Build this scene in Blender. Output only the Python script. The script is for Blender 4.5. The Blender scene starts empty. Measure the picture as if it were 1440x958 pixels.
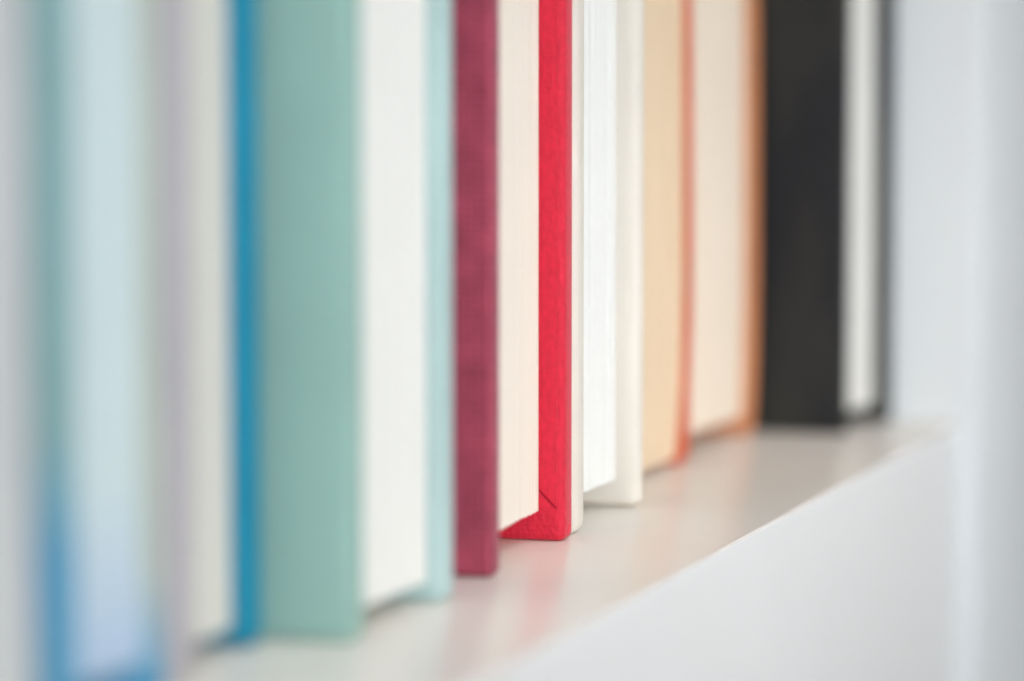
import bpy, bmesh, math, random
from mathutils import Vector, Matrix
random.seed(7)
S = bpy.context.scene
COL = S.collection
MM = 0.001

# ------------------------------------------------------------------ camera, light, exposure
cd = bpy.data.cameras.new('camera')
cam = bpy.data.objects.new('camera', cd)
COL.objects.link(cam)
S.camera = cam
cd.sensor_width = 36.0
cd.lens = 100.0
cd.clip_start = 0.01
cd.clip_end = 50.0
yaw, pitch = math.radians(18.4), math.atan2(264, 4000)
fwd = Vector((math.cos(yaw) * math.cos(pitch), math.sin(yaw) * math.cos(pitch), -math.sin(pitch)))
right = Vector((math.sin(yaw), -math.cos(yaw), 0))
up = right.cross(fwd)
cam.matrix_world = Matrix.Translation((0, 0, 40.94 * MM)) @ Matrix((right, up, -fwd)).transposed().to_4x4()
cd.dof.use_dof = True
cd.dof.focus_distance = 304.5 * MM
cd.dof.aperture_fstop = 10.0
cd.dof.aperture_blades = 0

w = bpy.data.worlds.new('World')
S.world = w
w.use_nodes = True
w.node_tree.nodes['Background'].inputs[0].default_value = (0.96, 0.98, 1.0, 1)
w.node_tree.nodes['Background'].inputs[1].default_value = 0.385


def area(name, loc, target, sx, sy, power, color):
    ld = bpy.data.lights.new(name, 'AREA')
    ld.shape = 'RECTANGLE'
    ld.size, ld.size_y = sx, sy
    ld.energy = power
    ld.color = color
    o = bpy.data.objects.new(name, ld)
    o.location = loc
    o.rotation_euler = (Vector(target) - Vector(loc)).to_track_quat('-Z', 'Y').to_euler()
    COL.objects.link(o)
    return o


k = area('window_light', (-0.02, -0.54, 0.10), (0.345, 0.09, 0.022), 0.20, 0.03, 0.025, (1.0, 0.975, 0.945))  # added narrow beam, pools brightness on the middle books
k.data.spread = math.radians(16)
area('room_light', (-1.12, -0.70, 0.30), (0.28, 0.09, 0.03), 0.9, 0.8, 7.0, (0.87, 0.945, 1.0))
k = area('lamp_light', (-0.42, -0.36, 0.12), (0.30, 0.085, 0.030), 0.16, 0.03, 0.016, (0.91, 0.96, 1.0))  # added low beam to brighten the left-facing covers
k.data.spread = math.radians(14)
area('ceiling_light', (0.30, -0.55, 1.15), (0.30, 0.08, 0.0), 1.0, 0.7, 6.6, (1.0, 0.985, 0.96))  # added overhead fill, lightens the shelf top like ceiling bounce

S.view_settings.view_transform = 'Standard'
S.view_settings.look = 'None'
S.view_settings.exposure = 0.06
S.view_settings.gamma = 1.0
S.cycles.use_denoising = True
S.cycles.max_bounces = 10
S.cycles.diffuse_bounces = 6


# ------------------------------------------------------------------ materials
def mat(name, color, rough=0.6, var=0.06, vscale=60, bump=0.0, bscale=900, stretch=(1, 1, 1), weave=0.0, weave_col=0.0,
        spec=0.4, sheen=0.0, print_z=None, print_col=None, print_soft=1.5, coat=0.0, streak=None):
    m = bpy.data.materials.new(name)
    m.use_nodes = True
    nt = m.node_tree
    N, L = nt.nodes, nt.links
    b = N['Principled BSDF']
    b.inputs['Roughness'].default_value = rough
    b.inputs['Specular IOR Level'].default_value = spec
    b.inputs['Sheen Weight'].default_value = sheen
    b.inputs['Sheen Roughness'].default_value = 0.45
    b.inputs['Coat Weight'].default_value = coat
    b.inputs['Coat Roughness'].default_value = 0.12
    tc = N.new('ShaderNodeTexCoord')
    mp = N.new('ShaderNodeMapping')
    mp.inputs['Scale'].default_value = stretch
    L.new(tc.outputs['Object'], mp.inputs[0])
    n = N.new('ShaderNodeTexNoise')
    n.inputs['Scale'].default_value = vscale
    n.inputs['Detail'].default_value = 5
    L.new(mp.outputs[0], n.inputs['Vector'])
    mr = N.new('ShaderNodeMapRange')
    mr.inputs['From Min'].default_value = 0.3
    mr.inputs['From Max'].default_value = 0.7
    mr.inputs['To Min'].default_value = 1 - var
    mr.inputs['To Max'].default_value = 1 + var
    L.new(n.outputs['Fac'], mr.inputs['Value'])
    base = None
    if print_z is not None:
        sx = N.new('ShaderNodeSeparateXYZ')
        L.new(tc.outputs['Object'], sx.inputs[0])
        pr = N.new('ShaderNodeMapRange')
        pr.inputs['From Min'].default_value = (print_z - print_soft) * MM
        pr.inputs['From Max'].default_value = (print_z + print_soft) * MM
        L.new(sx.outputs['Z'], pr.inputs['Value'])
        mxp = N.new('ShaderNodeMix')
        mxp.data_type = 'RGBA'
        mxp.inputs[6].default_value = (*print_col, 1)
        mxp.inputs[7].default_value = (*color, 1)
        L.new(pr.outputs[0], mxp.inputs[0])
        base = mxp.outputs[2]
    if streak is not None:
        n3 = N.new('ShaderNodeTexNoise')
        n3.inputs['Scale'].default_value = 45
        n3.inputs['Detail'].default_value = 3
        mp3 = N.new('ShaderNodeMapping')
        mp3.inputs['Rotation'].default_value = (math.radians(35), 0, 0)
        mp3.inputs['Scale'].default_value = (1, 2.2, 0.7)
        L.new(tc.outputs['Object'], mp3.inputs[0])
        L.new(mp3.outputs[0], n3.inputs['Vector'])
        m3 = N.new('ShaderNodeMapRange')
        m3.inputs['From Min'].default_value = 0.385
        m3.inputs['From Max'].default_value = 0.75
        L.new(n3.outputs['Fac'], m3.inputs['Value'])
        mxs = N.new('ShaderNodeMix')
        mxs.data_type = 'RGBA'
        mxs.inputs[6].default_value = (*color, 1)
        mxs.inputs[7].default_value = (*streak, 1)
        L.new(m3.outputs[0], mxs.inputs[0])
        base = mxs.outputs[2]
    mul = N.new('ShaderNodeVectorMath')
    mul.operation = 'SCALE'
    if base is None:
        mul.inputs[0].default_value = color
    else:
        L.new(base, mul.inputs[0])
    L.new(mr.outputs[0], mul.inputs['Scale'])
    L.new(mul.outputs[0], b.inputs['Base Color'])
    h = None
    if bump:
        n2 = N.new('ShaderNodeTexNoise')
        n2.inputs['Scale'].default_value = bscale
        n2.inputs['Detail'].default_value = 6
        L.new(mp.outputs[0], n2.inputs['Vector'])
        h = n2.outputs['Fac']
    if weave:
        waves = []
        for d in ('Y', 'Z'):
            wv = N.new('ShaderNodeTexWave')
            wv.bands_direction = d
            wv.inputs['Scale'].default_value = 620 if not weave_col else 420
            wv.inputs['Distortion'].default_value = 3.2
            wv.inputs['Detail'].default_value = 2
            wv.inputs['Detail Scale'].default_value = 1.6
            L.new(tc.outputs['Object'], wv.inputs['Vector'])
            waves.append(wv.outputs['Fac'])
        a = N.new('ShaderNodeMath')
        a.operation = 'MULTIPLY_ADD'
        L.new(waves[0], a.inputs[0])
        a.inputs[1].default_value = weave
        wsc = N.new('ShaderNodeMath')
        wsc.operation = 'MULTIPLY'
        L.new(waves[1], wsc.inputs[0])
        wsc.inputs[1].default_value = weave
        L.new(wsc.outputs[0], a.inputs[2])
        if h is not None:
            ad = N.new('ShaderNodeMath')
            ad.operation = 'ADD'
            L.new(a.outputs[0], ad.inputs[0])
            L.new(h, ad.inputs[1])
            h = ad.outputs[0]
        else:
            h = a.outputs[0]
    if weave_col:
        # darker gaps between the threads of a coarse cloth
        wm = N.new('ShaderNodeMapRange')
        wm.inputs['From Max'].default_value = 2 * weave
        wm.inputs['To Min'].default_value = 1 - weave_col
        wm.inputs['To Max'].default_value = 1 + weave_col
        L.new(a.outputs[0], wm.inputs['Value'])
        m2 = N.new('ShaderNodeVectorMath')
        m2.operation = 'SCALE'
        L.new(mul.outputs[0], m2.inputs[0])
        L.new(wm.outputs[0], m2.inputs['Scale'])
        L.new(m2.outputs[0], b.inputs['Base Color'])
    if h is not None:
        bp = N.new('ShaderNodeBump')
        bp.inputs['Strength'].default_value = max(bump, 0.3)
        bp.inputs['Distance'].default_value = 0.0002 if sheen else 0.00012
        L.new(h, bp.inputs['Height'])
        L.new(bp.outputs[0], b.inputs['Normal'])
    return m


def paper(name, c, var=0.035, **kw):
    # grain runs along the leaves: streaks upright, fine across the thickness
    return mat(name, c, rough=0.85, var=var, vscale=1.0, stretch=(2600, 300, 14), bump=0.35, bscale=1.6, spec=0.15, **kw)


M = dict(
    lacquer=mat('white_lacquer', (0.86, 0.815, 0.76), rough=0.27, var=0.012, vscale=18, bump=0.03, bscale=160, spec=0.32),  # shelf top: warm bounce from the books tinted into the white
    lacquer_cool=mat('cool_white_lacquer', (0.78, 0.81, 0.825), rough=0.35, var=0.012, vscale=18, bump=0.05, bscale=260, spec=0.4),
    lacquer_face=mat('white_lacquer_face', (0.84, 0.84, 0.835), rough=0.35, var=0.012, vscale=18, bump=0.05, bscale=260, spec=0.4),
    red=mat('red_cloth', (0.63, 0.014, 0.042), rough=0.62, var=0.10, vscale=1500, sheen=0.14, bump=0.9, bscale=2600, stretch=(1, 1, 0.6), weave=0.06, spec=0.3),
    burgundy=mat('burgundy_cloth', (0.36, 0.055, 0.095), rough=0.75, var=0.22, vscale=260, weave_col=0.22, sheen=0.2, bump=0.55, bscale=900, weave=0.9, spec=0.25),
    teal=mat('teal_cloth', (0.305, 0.495, 0.44), rough=0.7, var=0.05, vscale=60, bump=0.3, spec=0.3),
    teal_pale=mat('pale_teal_cloth', (0.44, 0.59, 0.58), rough=0.7, var=0.05, vscale=60, bump=0.3, spec=0.3),
    blue=mat('blue_cloth', (0.006, 0.235, 0.37), rough=0.6, var=0.06, vscale=60, bump=0.3, spec=0.3),
    lavender=mat('lavender_grey_cover', (0.50, 0.47, 0.50), rough=0.6, var=0.04, spec=0.3),
    jacket_l=mat('jacket_left', (0.26, 0.47, 0.48), rough=0.45, var=0.04, spec=0.4, print_soft=4.5, print_z=17, print_col=(0.09, 0.36, 0.58)),
    jacket_r=mat('jacket_right', (0.50, 0.55, 0.48), rough=0.45, var=0.04, spec=0.4, print_soft=4, print_z=5.5, print_col=(0.09, 0.36, 0.58)),
    grey_cover=mat('pale_grey_cover', (0.62, 0.63, 0.63), rough=0.6, var=0.03, spec=0.3),
    cream_cover=mat('cream_cover', (0.70, 0.655, 0.585), rough=0.65, var=0.05, vscale=90, stretch=(1, 1, 0.3), bump=0.3, bscale=500, spec=0.3),
    orange=mat('orange_cover', (0.58, 0.105, 0.045), rough=0.55, var=0.06, spec=0.35),
    brown_orange=mat('brown_orange_cover', (0.58, 0.23, 0.095), rough=0.55, var=0.06, spec=0.35),
    black=mat('black_cover', (0.0215, 0.022, 0.0255), rough=0.62, var=0.1, spec=0.15, bump=0.15, bscale=700, streak=(0.048, 0.047, 0.038)),
    joint=mat('joint_shade_board', (0.38, 0.01, 0.03), rough=0.9, spec=0.1),
    end_cream=mat('cream_endpaper', (0.72, 0.64, 0.50), rough=0.8, var=0.03, spec=0.15),
    end_dark=mat('dark_endpaper', (0.05, 0.05, 0.055), rough=0.8, var=0.03, spec=0.15),
    end_white=mat('white_endpaper', (0.76, 0.76, 0.73), rough=0.8, var=0.03, spec=0.15),
    p_cream=paper('cream_leaves', (0.82, 0.75, 0.665), 0.022),
    p_white=paper('white_leaves', (0.83, 0.825, 0.79), 0.015),
    p_bright=paper('bright_white_leaves', (0.805, 0.805, 0.785), 0.010),
    p_tan=paper('yellowed_leaves', (0.75, 0.60, 0.43), 0.05),
    p_beige=paper('beige_leaves', (0.79, 0.695, 0.58), 0.05),
    p_grey=paper('grey_white_leaves', (0.72, 0.71, 0.655), 0.03),
    p_grey_far=paper('soft_grey_leaves', (0.74, 0.735, 0.70), 0.03),
    p_pale=paper('pale_grey_leaves', (0.76, 0.77, 0.76), 0.03),
    p_blue=paper('blue_white_leaves', (0.68, 0.785, 0.80), 0.03, print_z=11, print_col=(0.53, 0.65, 0.80), print_soft=6),
    p_warm=paper('warm_grey_leaves', (0.50, 0.46, 0.43), 0.03),
)


# ------------------------------------------------------------------ mesh helpers (millimetres in, metres out)
def link(name, me, m, parent=None, smooth=False):
    o = bpy.data.objects.new(name, me)
    COL.objects.link(o)
    if m:
        me.materials.append(m)
    if parent:
        o.parent = parent
    if smooth:
        for p in me.polygons:
            p.use_smooth = True
    return o


def box_bm(x0, x1, y0, y1, z0, z1, bev=0.0, seg=3, zcuts=0, warp=None):
    bm = bmesh.new()
    bmesh.ops.create_cube(bm, size=1)
    for v in bm.verts:
        v.co = Vector(((x0 + x1) / 2 + v.co.x * (x1 - x0), (y0 + y1) / 2 + v.co.y * (y1 - y0), (z0 + z1) / 2 + v.co.z * (z1 - z0)))
    if bev:
        bmesh.ops.bevel(bm, geom=list(bm.edges), offset=bev, segments=seg, profile=0.5, affect='EDGES', clamp_overlap=True)
    if zcuts:
        for k in range(1, zcuts):
            z = z0 + (z1 - z0) * (k / zcuts) ** 2.0
            bmesh.ops.bisect_plane(bm, geom=list(bm.verts) + list(bm.edges) + list(bm.faces), plane_co=(0, 0, z), plane_no=(0, 0, 1))
    for v in bm.verts:
        if warp:
            v.co = warp(v.co)
        v.co *= MM
    return bm


def to_mesh(name, bm):
    me = bpy.data.meshes.new(name)
    bmesh.ops.recalc_face_normals(bm, faces=bm.faces)
    bm.to_mesh(me)
    bm.free()
    return me


def smooth_by_angle(o, ang=40):
    bm = bmesh.new()
    bm.from_mesh(o.data)
    for e in bm.edges:
        e.smooth = (len(e.link_faces) == 2 and e.calc_face_angle(0) < math.radians(ang))
    for f in bm.faces:
        f.smooth = True
    bm.to_mesh(o.data)
    bm.free()


def box(name, dims, m, parent=None, bev=0.0, zcuts=0, warp=None, seg=3):
    o = link(name, to_mesh(name, box_bm(*dims, bev=bev, seg=seg, zcuts=zcuts, warp=warp)), m, parent)
    if bev:
        smooth_by_angle(o)
    return o


def prism(name, poly_yz, x0, x1, m, parent):
    """polygon in the y-z plane given thickness along x"""
    bm = bmesh.new()
    a = [bm.verts.new((x0 * MM, y * MM, z * MM)) for y, z in poly_yz]
    b = [bm.verts.new((x1 * MM, y * MM, z * MM)) for y, z in poly_yz]
    bm.faces.new(a)
    bm.faces.new(b[::-1])
    n = len(a)
    for i in range(n):
        bm.faces.new((a[i], b[i], b[(i + 1) % n], a[(i + 1) % n]))
    return link(name, to_mesh(name, bm), m, parent)


def page_block(parent, x0, x1, y0, y1, z0, z1, m, leaf=0.32, rough=0.10, sag=None, curve=0.0, warp=None, belly=0.0):
    """leaves standing side by side: each gathering is its own step of the fore-edge"""
    bm = bmesh.new()
    n = max(6, int((x1 - x0) / leaf))
    xs = [x0 + (x1 - x0) * i / n for i in range(n + 1)]
    for i in range(1, n):
        xs[i] += random.uniform(-0.25, 0.25) * (x1 - x0) / n
    nz = 14 if warp else 1
    zs_t = [(k / nz) ** 2.0 for k in range(nz + 1)]

    def P(x, y, z):
        co = Vector((x, y, z))
        if warp:
            co = warp(co)
        return bm.verts.new(co * MM)
    prev = None
    for i in range(n):
        t = (i + 0.5) / n
        yf = y0 + random.uniform(-rough, rough) + curve * (1 - (2 * t - 1) ** 2) + (random.random() < 0.08) * rough
        zb = z0 + (sag(t) if sag else 0) + random.uniform(-0.05, 0.05)
        zt = z1 + random.uniform(-0.05, 0.05)
        rows = []
        for tt in zs_t:
            z = zb + (zt - zb) * tt
            rows.append([P(xs[i], yf, z), P(xs[i + 1], yf, z), P(xs[i + 1], y1, z), P(xs[i], y1, z)])
        for k in range(len(rows) - 1):
            a, b = rows[k], rows[k + 1]
            bm.faces.new((a[0], a[1], b[1], b[0]))
            bm.faces.new((a[2], a[3], b[3], b[2]))
            bm.faces.new((a[3], a[0], b[0], b[3]))
            bm.faces.new((a[1], a[2], b[2], b[1]))
        bm.faces.new(rows[0][::-1])
        bm.faces.new(rows[-1])
    me = bpy.data.meshes.new('page_block')
    bm.to_mesh(me)
    bm.free()
    return link('page_block', me, m, parent)


def thing(name, label, cat, loc, rz=0, group=None):
    o = bpy.data.objects.new(name, None)
    COL.objects.link(o)
    o.empty_display_size = 0.02
    o.location = [c * MM for c in loc]
    o.rotation_euler = (0, 0, rz)
    o['label'] = label
    o['category'] = cat
    if group:
        o['group'] = group
    return o


def crease(parent, x, y0, z0, run, w):
    # dark red strip painting the crease shade where the turn-ins meet
    prism('mitre_joint', [(y0, z0 - w), (y0 + run, z0 + run - w), (y0 + run, z0 + run + w), (y0, z0 + w)], x - 0.16, x + 0.05, M['joint'], parent)


def hardcover(name, label, L, R, height, depth, pages, left, right_, spine, endp, bt=3.0, sq=2.8, sqb=3.0,
              bev=0.7, bt_r=None, lift_r=0.0, sag=None, leaf=0.32, rough=0.08, warp=None, turn=None, curve=0.0,
              left_label=None, right_label=None, turn_w=13.0, flap=0.18, joint=False):
    """L, R: front bottom outer corners of the left and right boards in shelf millimetres"""
    vx, vy = R[0] - L[0], R[1] - L[1]
    T = math.hypot(vx, vy)
    a = math.atan2(vy, vx)
    t = thing(name, label, 'book', (L[0], L[1], 0.0), a, 'books standing on the white shelf')
    btr = bt_r or bt
    turn = turn or right_
    b1 = box('cover_board', (0, bt, 0, depth - 6, 0.02, height), left, t, bev=bev, seg=4)
    if left_label:
        b1['label'] = left_label
    b2 = box('cover_board', (T - btr, T, 0, depth - 6, lift_r + 0.02, height + lift_r), right_, t, bev=bev, seg=4,
             zcuts=18 if warp else 0, warp=warp)
    if right_label:
        b2['label'] = right_label
    # cloth turned in over the inner face, mitred at the corner; endpaper pasted inside it
    for (b, xi, s, mm_) in ((b1, bt, 1, left), (b2, T - btr, -1, turn)):
        if warp and s < 0:
            continue
        f = 0.7
        lf = lift_r if s < 0 else 0
        xa, xb = sorted((xi - s * 0.05, xi + s * flap))
        xc, xd = sorted((xi - s * 0.05, xi + s * flap * 0.8))
        fe = [(bev, 2.95 + bev + lf), (turn_w, 2.95 + turn_w * 1.0 + lf), (turn_w, height - turn_w), (bev, height - 2.6)]
        prism('turn_in', fe, xa, xb, mm_, b)
        bo = [(bev, bev + lf), (depth - 14, bev + lf), (depth - 14, turn_w + lf), (turn_w + 0.5, turn_w + 2.6 + lf), (bev + 0.1, 2.6 + bev + lf)]
        prism('turn_in', bo, xc, xd, mm_, b)
        to = [(turn_w, height - turn_w), (depth - 14, height - turn_w), (depth - 14, height - bev), (bev, height - bev), (bev, height - 2.4)]
        prism('turn_in', to, xc, xd, mm_, b)
        if joint and s < 0:
            crease(b, xi, bev + 0.05, 2.72 + bev, turn_w - 1.5, 0.10)
        xe, xg = sorted((xi - s * 0.02, xi + s * 0.10))
        ep = [(turn_w, turn_w + lf), (depth - 14, turn_w + lf), (depth - 14, height - turn_w), (turn_w, height - turn_w)]
        prism('endpaper', ep, xe, xg, endp, b)
    page_block(t, bt + 0.3, T - btr - 0.3, sq, depth - 7.5, sqb, height - sqb, pages, leaf=leaf, rough=rough, sag=sag, curve=curve, warp=warp)
    # rounded spine at the back
    bm = bmesh.new()
    n = 14
    outer, inner = [], []
    for k in range(n + 1):
        u = k / n
        ang = math.pi * u
        xo = T / 2 - math.cos(ang) * T / 2
        yo = depth - 6 + math.sin(ang) * 6
        xi_ = T / 2 - math.cos(ang) * (T / 2 - 1.0)
        yi = depth - 6 + math.sin(ang) * 4.8
        outer.append((xo, yo))
        inner.append((xi_, yi))
    ring = outer + inner[::-1]
    lo = [bm.verts.new((x * MM, y * MM, 0.02 * MM)) for x, y in ring]
    hi = [bm.verts.new((x * MM, y * MM, height * MM)) for x, y in ring]
    m_ = len(ring)
    for k in range(m_):
        bm.faces.new((lo[k], lo[(k + 1) % m_], hi[(k + 1) % m_], hi[k]))
    for k in range(n):
        q = (k, k + 1, m_ - 2 - k, m_ - 1 - k)
        bm.faces.new([lo[j] for j in q][::-1])
        bm.faces.new([hi[j] for j in q])
    sp = link('spine', to_mesh('spine', bm), spine, t)
    smooth_by_angle(sp, 30)
    # sewn bands at head and tail
    for z in (sqb - 0.9, height - sqb - 0.1):
        box('headband', (bt + 0.6, T - btr - 0.6, depth - 9.5, depth - 7.4, z, z + 1.0), M['end_white'], t, bev=0.3, seg=2)
    return t


# ------------------------------------------------------------------ the white shelf unit
BX = 431.0
shelf = thing('bookshelf', 'glossy white lacquered shelf board and upright end panel that the books stand on', 'shelf', (BX, 71.7, 0))


def sbox(name, x0, x1, y0, y1, z0, z1, m, bev=0.6):
    return box(name, (x0 - BX, x1 - BX, y0 - 71.7, y1 - 71.7, z0, z1), m, shelf, bev=bev, seg=4)


sb = sbox('shelf_board', -160, BX - 0.02, 71.7, 300, -70, 0, M['lacquer'], 0.4)
sbox('side_panel', BX, BX + 78, 68.8, 306, -260, 380, M['lacquer_cool'], 0.8)
sbox('back_panel', -160, BX - 0.05, 300.1, 306, -70, 380, M['lacquer_face'], 0)
sbox('upper_shelf', -160, BX - 0.05, 71.7, 300, 312, 350, M['lacquer_face'], 0.6)  # unseen board, added to block light from above the books
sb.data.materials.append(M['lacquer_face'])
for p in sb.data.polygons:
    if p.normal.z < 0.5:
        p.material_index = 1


# ------------------------------------------------------------------ the books, near (left) to far (right)
hardcover('hardcover_book', 'blurred pale grey hardcover book at the far left, nearest the camera',
          (140.0, 90.7), (171.5, 91.0), 215, 150, M['p_pale'], M['grey_cover'], M['grey_cover'], M['grey_cover'], M['end_white'])

hardcover('hardcover_book', 'blurred book with pale teal cover turning bright blue at the bottom and bluish white pages',
          (175.4, 91.3), (193.6, 91.9), 205, 148, M['p_blue'], M['jacket_l'], M['jacket_r'], M['jacket_l'], M['end_white'], bt=3.2, bt_r=2.4, sq=0.9, sqb=3.1)

hardcover('hardcover_book', 'blurred book with lavender grey front board, vivid blue rear board and off white pages',
          (197.0, 92.4), (216.9, 93.8), 222, 150, M['p_grey'], M['lavender'], M['blue'], M['blue'], M['end_white'], bt=4.0, bt_r=2.8, bev=1.3, sq=2.0, sqb=1.8,
          left_label='lavender grey board', right_label='vivid blue board')

hardcover('hardcover_book', 'sage teal clothbound hardcover with white pages, left of the red and burgundy book',
          (219.6, 87.4), (245.5, 87.2), 230, 155, M['p_white'], M['teal'], M['teal_pale'], M['teal'], M['end_white'], bt=3.7, sq=1.3, sqb=2.0,
          turn=M['teal_pale'], left_label='sage teal outer board', right_label='paler blue green board')


def sag_red(t):
    return 0.25 - 0.9 * max(0.0, 0.75 - t) ** 1.5


rb = hardcover('hardcover_book', 'sharp focused clothbound book with burgundy front board, bright red rear board and cream pages',
               (257.3, 87.6), (287.9, 88.9), 210, 150, M['p_cream'], M['burgundy'], M['red'], M['red'], M['end_cream'], bt=3.2, bt_r=3.7,
               bev=0.8, sag=sag_red, sq=2.7, sqb=3.0, leaf=0.26, rough=0.05, flap=0.15, joint=True,
               left_label='burgundy cloth board', right_label='bright red cloth board with mitred corner fold')

for c in rb.children:
    if c.get('label', '').startswith('bright red'):
        # puckered cloth where the wrapped corner was folded in
        T = math.hypot(30.2, 1.0)
        for (dx, z, s, a) in ((-1.55, 1.15, 1.1, 40),):
            f = box('corner_fold', (-s / 2, s / 2, -0.09, 0.2, -0.13, 0.13), M['red'], c, bev=0.08)
            f.location = ((T + dx) * MM, 0, z * MM)
            f.rotation_euler = (0, math.radians(-a), 0)

hardcover('hardcover_book', 'cream hardcover with rounded corner and white pages, directly right of the red board',
          (289.1, 89.0), (317.0, 89.1), 218, 150, M['p_bright'], M['cream_cover'], M['cream_cover'], M['cream_cover'], M['end_cream'], bt=4.0,
          bt_r=3.3, bev=1.3, sq=2.6, sqb=3.3)

# thick paperback, its cover bulging against the next book
XL, XR = 322.0, 361.4
pb = thing('paperback_book', 'thick paperback with yellowed tan page edges and a bulging salmon orange cover', 'book', (XL, 97.0, 0), 0,
           'books standing on the white shelf')


def warp_pb(co):
    u = max(0.0, (co.x - 12) / (XR - XL - 12))
    z = max(co.z, 0)
    k = 5.0 * (1 - math.exp(-z / 8.0)) - 1.8 * min(1, max(0, (z - 28) / 60.0))
    return Vector((co.x + u * k, co.y, co.z))


box('cover', (0, 0.5, 0, 128, 0.02, 196), M['orange'], pb)
box('cover', (XR - XL - 1.7, XR - XL, -0.5, 128, 0.02, 196), M['orange'], pb, zcuts=30, warp=warp_pb)
box('spine', (0, XR - XL + 3.6, 128.02, 128.6, 0.02, 196), M['orange'], pb)
page_block(pb, 0.55, XR - XL - 1.75, 0.2, 127.9, 0.9, 195.5, M['p_tan'], leaf=0.5, rough=0.15, warp=warp_pb)


def warp_f(co):
    u = max(0.0, (co.x - 5) / 30.0)
    z = max(co.z, 0)
    return Vector((co.x + u * (2.6 * (1 - math.exp(-z / 9.0)) - 0.8 * min(1, max(0, (z - 25) / 40.0))), co.y, co.z))


hardcover('hardcover_book', 'thick book with beige page edges and brownish orange cover, left of the black book',
          (367.0, 97.6), (403.6, 97.1), 205, 140, M['p_beige'], M['orange'], M['brown_orange'], M['orange'], M['end_cream'], bt=2.2, bt_r=1.7,
          bev=0.4, sq=1.6, sqb=2.6, warp=warp_f)

hardcover('hardcover_book', 'matt black hardcover with pale grey page edges beside the white upright panel',
          (406.8, 84.5), (430.5, 81.8), 225, 155, M['p_grey_far'], M['black'], M['black'], M['black'], M['end_white'], bt=2.6, bt_r=4.4, sq=1.5, sqb=2.8,
          bev=0.5)
